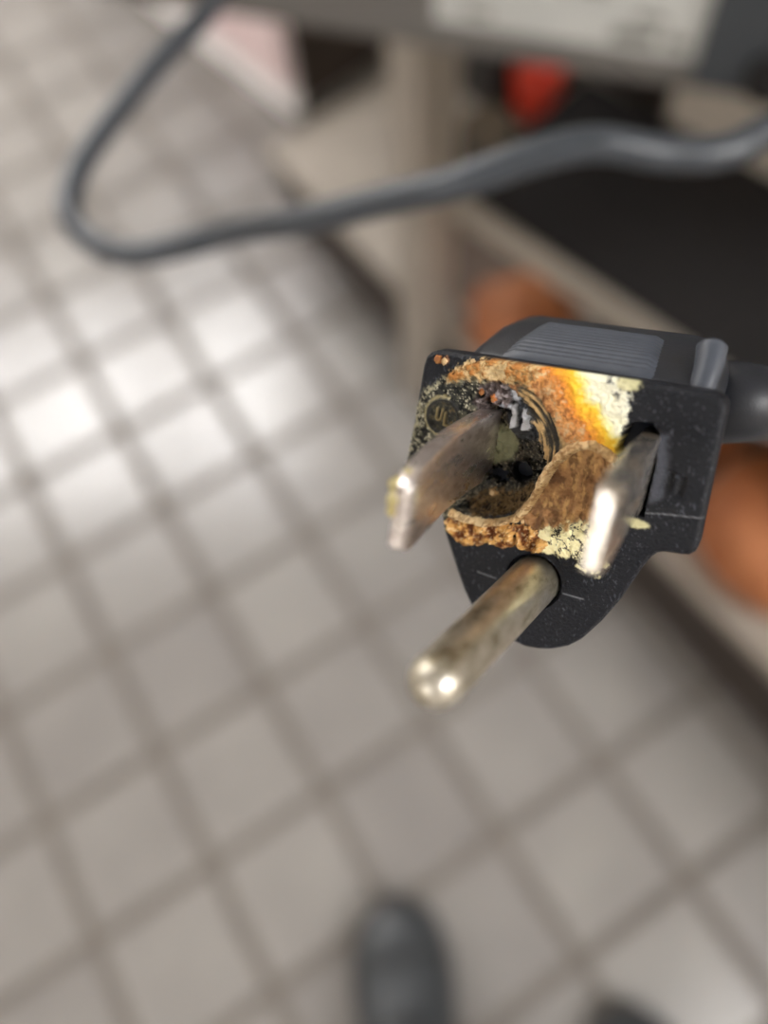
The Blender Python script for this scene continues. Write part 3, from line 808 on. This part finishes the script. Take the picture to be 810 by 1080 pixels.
prof = [(2.22, -2.0), (2.22, 1.0), (2.15, 6), (2.05, 12), (1.97, 19.8)] + [(1.97 * math.cos(a), 19.8 + 2.05 * math.sin(a)) for a in np.linspace(.12, math.pi / 2 - .06, 12)]
rings = []
for r_, z_ in prof:
    ox = -.06 - .29 * max(z_, 0) / 20.3; oy = -11.74 + .15 * max(z_, 0) / 20.3
    rings.append([((ox + r_ * math.cos(2 * math.pi * k / 40)) * MM, (oy + r_ * math.sin(2 * math.pi * k / 40)) * MM, z_ * MM) for k in range(40)])
v, f = loft(rings)
pin = pd_obj('earth_pin', v, f, m_pin, plug)
tag(pin, 'round tarnished earth pin with a domed tip')

# ------- loose burnt pieces
m_lip = mat('burnt_orange_crust', (138, 82, 38), (212, 160, 92), rough=0.65, scale=900, bump=.6, bump_scale=1500, contrast=.35)
m_rim = mat('tan_crust', (182, 146, 98), (226, 200, 156), rough=0.75, scale=1100, bump=.6, bump_scale=2400, contrast=.4)
m_crumb = mat('pale_corrosion', (170, 152, 96), (206, 196, 150), rough=0.8, scale=1200, bump=.5, bump_scale=2500)
def patch(name, sdfun, bb, zfun, layers, res=.08, rough=.72, rag=.35):
    gx, gy = np.meshgrid(np.arange(bb[0], bb[2], res), np.arange(bb[1], bb[3], res), indexing='ij')
    q1 = fbm(gx, gy, 1.1, 211, 4) - .5; q2 = fbm(gx, gy, 3.0, 221, 4) - .5; q3 = fbm(gx, gy, 7.5, 231, 3) - .5
    sd = sdfun(gx, gy) + q2 * rag
    z = zfun(gx, gy, sd, q1, q2, q3)
    col = np.zeros(gx.shape + (4,)); col[..., 3] = rough
    for mask, c in layers(gx, gy, sd, q1, q2, q3):
        col[..., :3] = col[..., :3] * (1 - mask[..., None]) + L3(c) * mask[..., None]
    ins = sd < 0
    cell = ins[:-1, :-1] & ins[1:, :-1] & ins[1:, 1:] & ins[:-1, 1:]
    ids = -np.ones(gx.shape, int); used = np.zeros(gx.shape, bool)
    for a_, b_ in ((0, 0), (1, 0), (1, 1), (0, 1)):
        used[a_:used.shape[0] - 1 + a_, b_:used.shape[1] - 1 + b_] |= cell
    ids[used] = np.arange(used.sum())
    V = np.stack([gx[used], gy[used], z[used]], -1) * MM
    Q_ = np.stack([ids[:-1, :-1][cell], ids[1:, :-1][cell], ids[1:, 1:][cell], ids[:-1, 1:][cell]], -1)
    me = bpy.data.meshes.new(name); me.from_pydata(V.tolist(), [], Q_.tolist())
    at = me.color_attributes.new('surface', 'FLOAT_COLOR', 'POINT'); at.data.foreach_set('color', col[used].astype(np.float32).ravel())
    return link(name, me, m_face, plug, smooth=True)
def bbox(pts, g=.8):
    return (min(p[0] for p in pts) - g, min(p[1] for p in pts) - g, max(p[0] for p in pts) + g, max(p[1] for p in pts) + g)
def lip_layers(x, y, sd, a, b, c):
    yield np.ones(x.shape), (176, 116, 58)
    yield sm(-(a + b * .6) * 5, .8), (214, 164, 94)
    yield sm((a + b * .5) * 6 + .3, .6), (122, 68, 32)
    yield sm(np.abs(a - b * .5) * 7 - .12, .2) * .85, (66, 38, 22)
    yield sm(-c * 5 + .9, .4) * .7, (236, 214, 170)
    yield sm(-(sd + .22), .25) * .5, (206, 160, 96)
def rim_layers(x, y, sd, a, b, c):
    yield np.ones(x.shape), (198, 164, 116)
    yield sm(-(a * 1.2 + c * .6) * 5 + .1, .9) * .8, (224, 198, 152)
    yield sm((b + c * .7) * 6 + .6, .8) * .6, (136, 94, 54)
for pts, hh in (([(-9.11, -8.57), (-8.43, -7.62), (-7.28, -7.83), (-5.72, -7.81), (-5.29, -8.68), (-5.54, -9.77), (-6.62, -10.40), (-7.40, -10.28), (-8.36, -9.64)], .85),
                ([(-6.00, -7.80), (-4.60, -7.56), (-2.72, -6.80), (-2.22, -7.54), (-2.18, -9.06), (-3.31, -9.61), (-4.61, -9.39), (-5.68, -10.01)], .95),
                ([(-2.85, -7.02), (-1.63, -6.65), (-0.69, -7.06), (0.75, -7.49), (0.50, -8.28), (-0.25, -9.16), (-1.45, -9.19), (-2.40, -8.86)], .75)):
    patch('melted_lip', lambda gx, gy, p=pts: sdf(gx, gy, p), bbox(pts), lambda gx, gy, sd, a, b, c, h=hh: -.2 + (h * .72 + .2) * np.clip(-sd / .5, 0, 1) ** .5 + (a * 2.0 + b * .6 + c * .1) * np.clip(-sd / .4, 0, 1), lip_layers, rag=.7)
for pts, wd, hh in (([(-8.42, -7.71), (-7.28, -7.83), (-6.19, -7.77), (-4.96, -7.58), (-3.65, -7.00), (-2.56, -6.31)], .34, .95), ([(-2.63, -6.42), (-1.92, -5.24), (-1.36, -3.87), (-0.92, -2.39), (-0.46, -1.10), (0.24, 0.15), (1.15, 1.03), (2.17, 1.37), (3.13, 1.21), (3.99, 0.80)], .40, 1.15)):
    sp = [tuple(p) for p in catmull(pts, 5)]
    patch('curled_rim', lambda gx, gy, p=sp, w_=wd: seg_dist(gx, gy, p, False) - w_ * (.7 + .9 * fbm(gx, gy, .8, 301, 3)), bbox(pts),
          lambda gx, gy, sd, a, b, c, h=hh: -.45 + (h + .45) * np.sqrt(1 - (1 - np.clip(-sd / .46, 0, 1)) ** 2 * .98) + (a * 1.1 + b * .2 + c * .06) * np.clip(-sd / .3, 0, 1), rim_layers, res=.036, rag=.12)
rg = np.random.default_rng(8)
def crumb(parent, c, r, m, seed):
    bm = bmesh.new(); bmesh.ops.create_icosphere(bm, subdivisions=2, radius=1)
    q = np.random.default_rng(seed)
    for v_ in bm.verts: v_.co = Vector(((c[0] + v_.co.x * r * (1 + .12 * q.normal())) * MM, (c[1] + v_.co.y * r * 1.2 * (1 + .12 * q.normal())) * MM, (c[2] + v_.co.z * r * (1 + .2 * q.normal())) * MM))
    return bm_obj('crumb', bm, m, parent, True)
for c, r in (((-6.8, -.6, 16.3), .55), ((-6.75, -1.5, 16.6), .5), ((-6.7, -2.3, 16.7), .42), ((-6.5, .1, 15.6), .4)):
    crumb(L_B, c, r, m_crumb, int(r * 1000))
for k, (a, b_) in enumerate([(-12.08, 5.41), (-11.44, 5.38), (-6.58, 3.15), (-7.69, 3.56), (-5.58, -5.25), (-8.90, 5.88), (-3.00, -6.71), (-3.93, -7.35), (-2.00, -6.50)]):
    crumb(plug, (a, b_, .25 if k not in (4,) else -1.2), (.17 if k else .26) + .08 * rg.random(), m_lip if k in (0, 2, 3) else m_rim, 50 + k)

# ------- the cord: from the plug round to the right and back in a loop to the appliance
m_cord = mat('dark_grey_cord', (50, 55, 62), (62, 67, 74), rough=0.32, scale=300, bump=.2, bump_scale=2500, spec=.6)
pm = plug.matrix_world
cp = [pm @ Vector(p) * 1.0 for p in ((4 * MM, 3.5 * MM, -14 * MM), (9 * MM, 4.0 * MM, -16.5 * MM), (12.5 * MM, 4.2 * MM, -19 * MM))]
cp = [tuple(p) for p in cp] + [(0.0502, 0.0439, 0.9042), (0.0638, 0.0433, 0.8952), (0.0873, 0.0513, 0.8834), (0.1049, 0.0716, 0.8795), (0.1073, 0.0951, 0.8814), (0.0970, 0.1139, 0.8855), (0.0823, 0.1151, 0.8839), (0.0716, 0.1115, 0.8833), (0.0602, 0.1126, 0.8838), (0.0479, 0.1149, 0.8860), (0.0360, 0.1158, 0.8842), (0.0219, 0.1162, 0.8800), (0.0075, 0.1211, 0.8734), (-0.0087, 0.1273, 0.8653), (-0.0248, 0.1363, 0.8561), (-0.0400, 0.1408, 0.8494), (-0.0527, 0.1433, 0.8462), (-0.0633, 0.1501, 0.8449), (-0.0698, 0.1610, 0.8454), (-0.0674, 0.1764, 0.8458), (-0.0577, 0.1956, 0.8457), (-0.0453, 0.2175, 0.8447), (-0.0324, 0.2426, 0.8407), (-0.0251, 0.2816, 0.8298), (-0.0224, 0.3623, 0.8028), (-0.0119, 0.4198, 0.7795)]
inv = pm.inverted()
pth = catmull([tuple(inv @ Vector(p)) for p in cp], 10)
v, f = sweep(pth, 3.25 * MM, 18)
cord = pd_obj('cord', v, f, m_cord, plug)
tag(cord, 'dark grey power cord looping back above the plug')
sr = catmull([tuple(inv @ Vector(p)) for p in cp[:4]], 8)[:20]
v, f = sweep(sr, lambda t: (4.3 - .9 * t) * MM, 20)
pd_obj('strain_relief', v, f, m_black, plug)
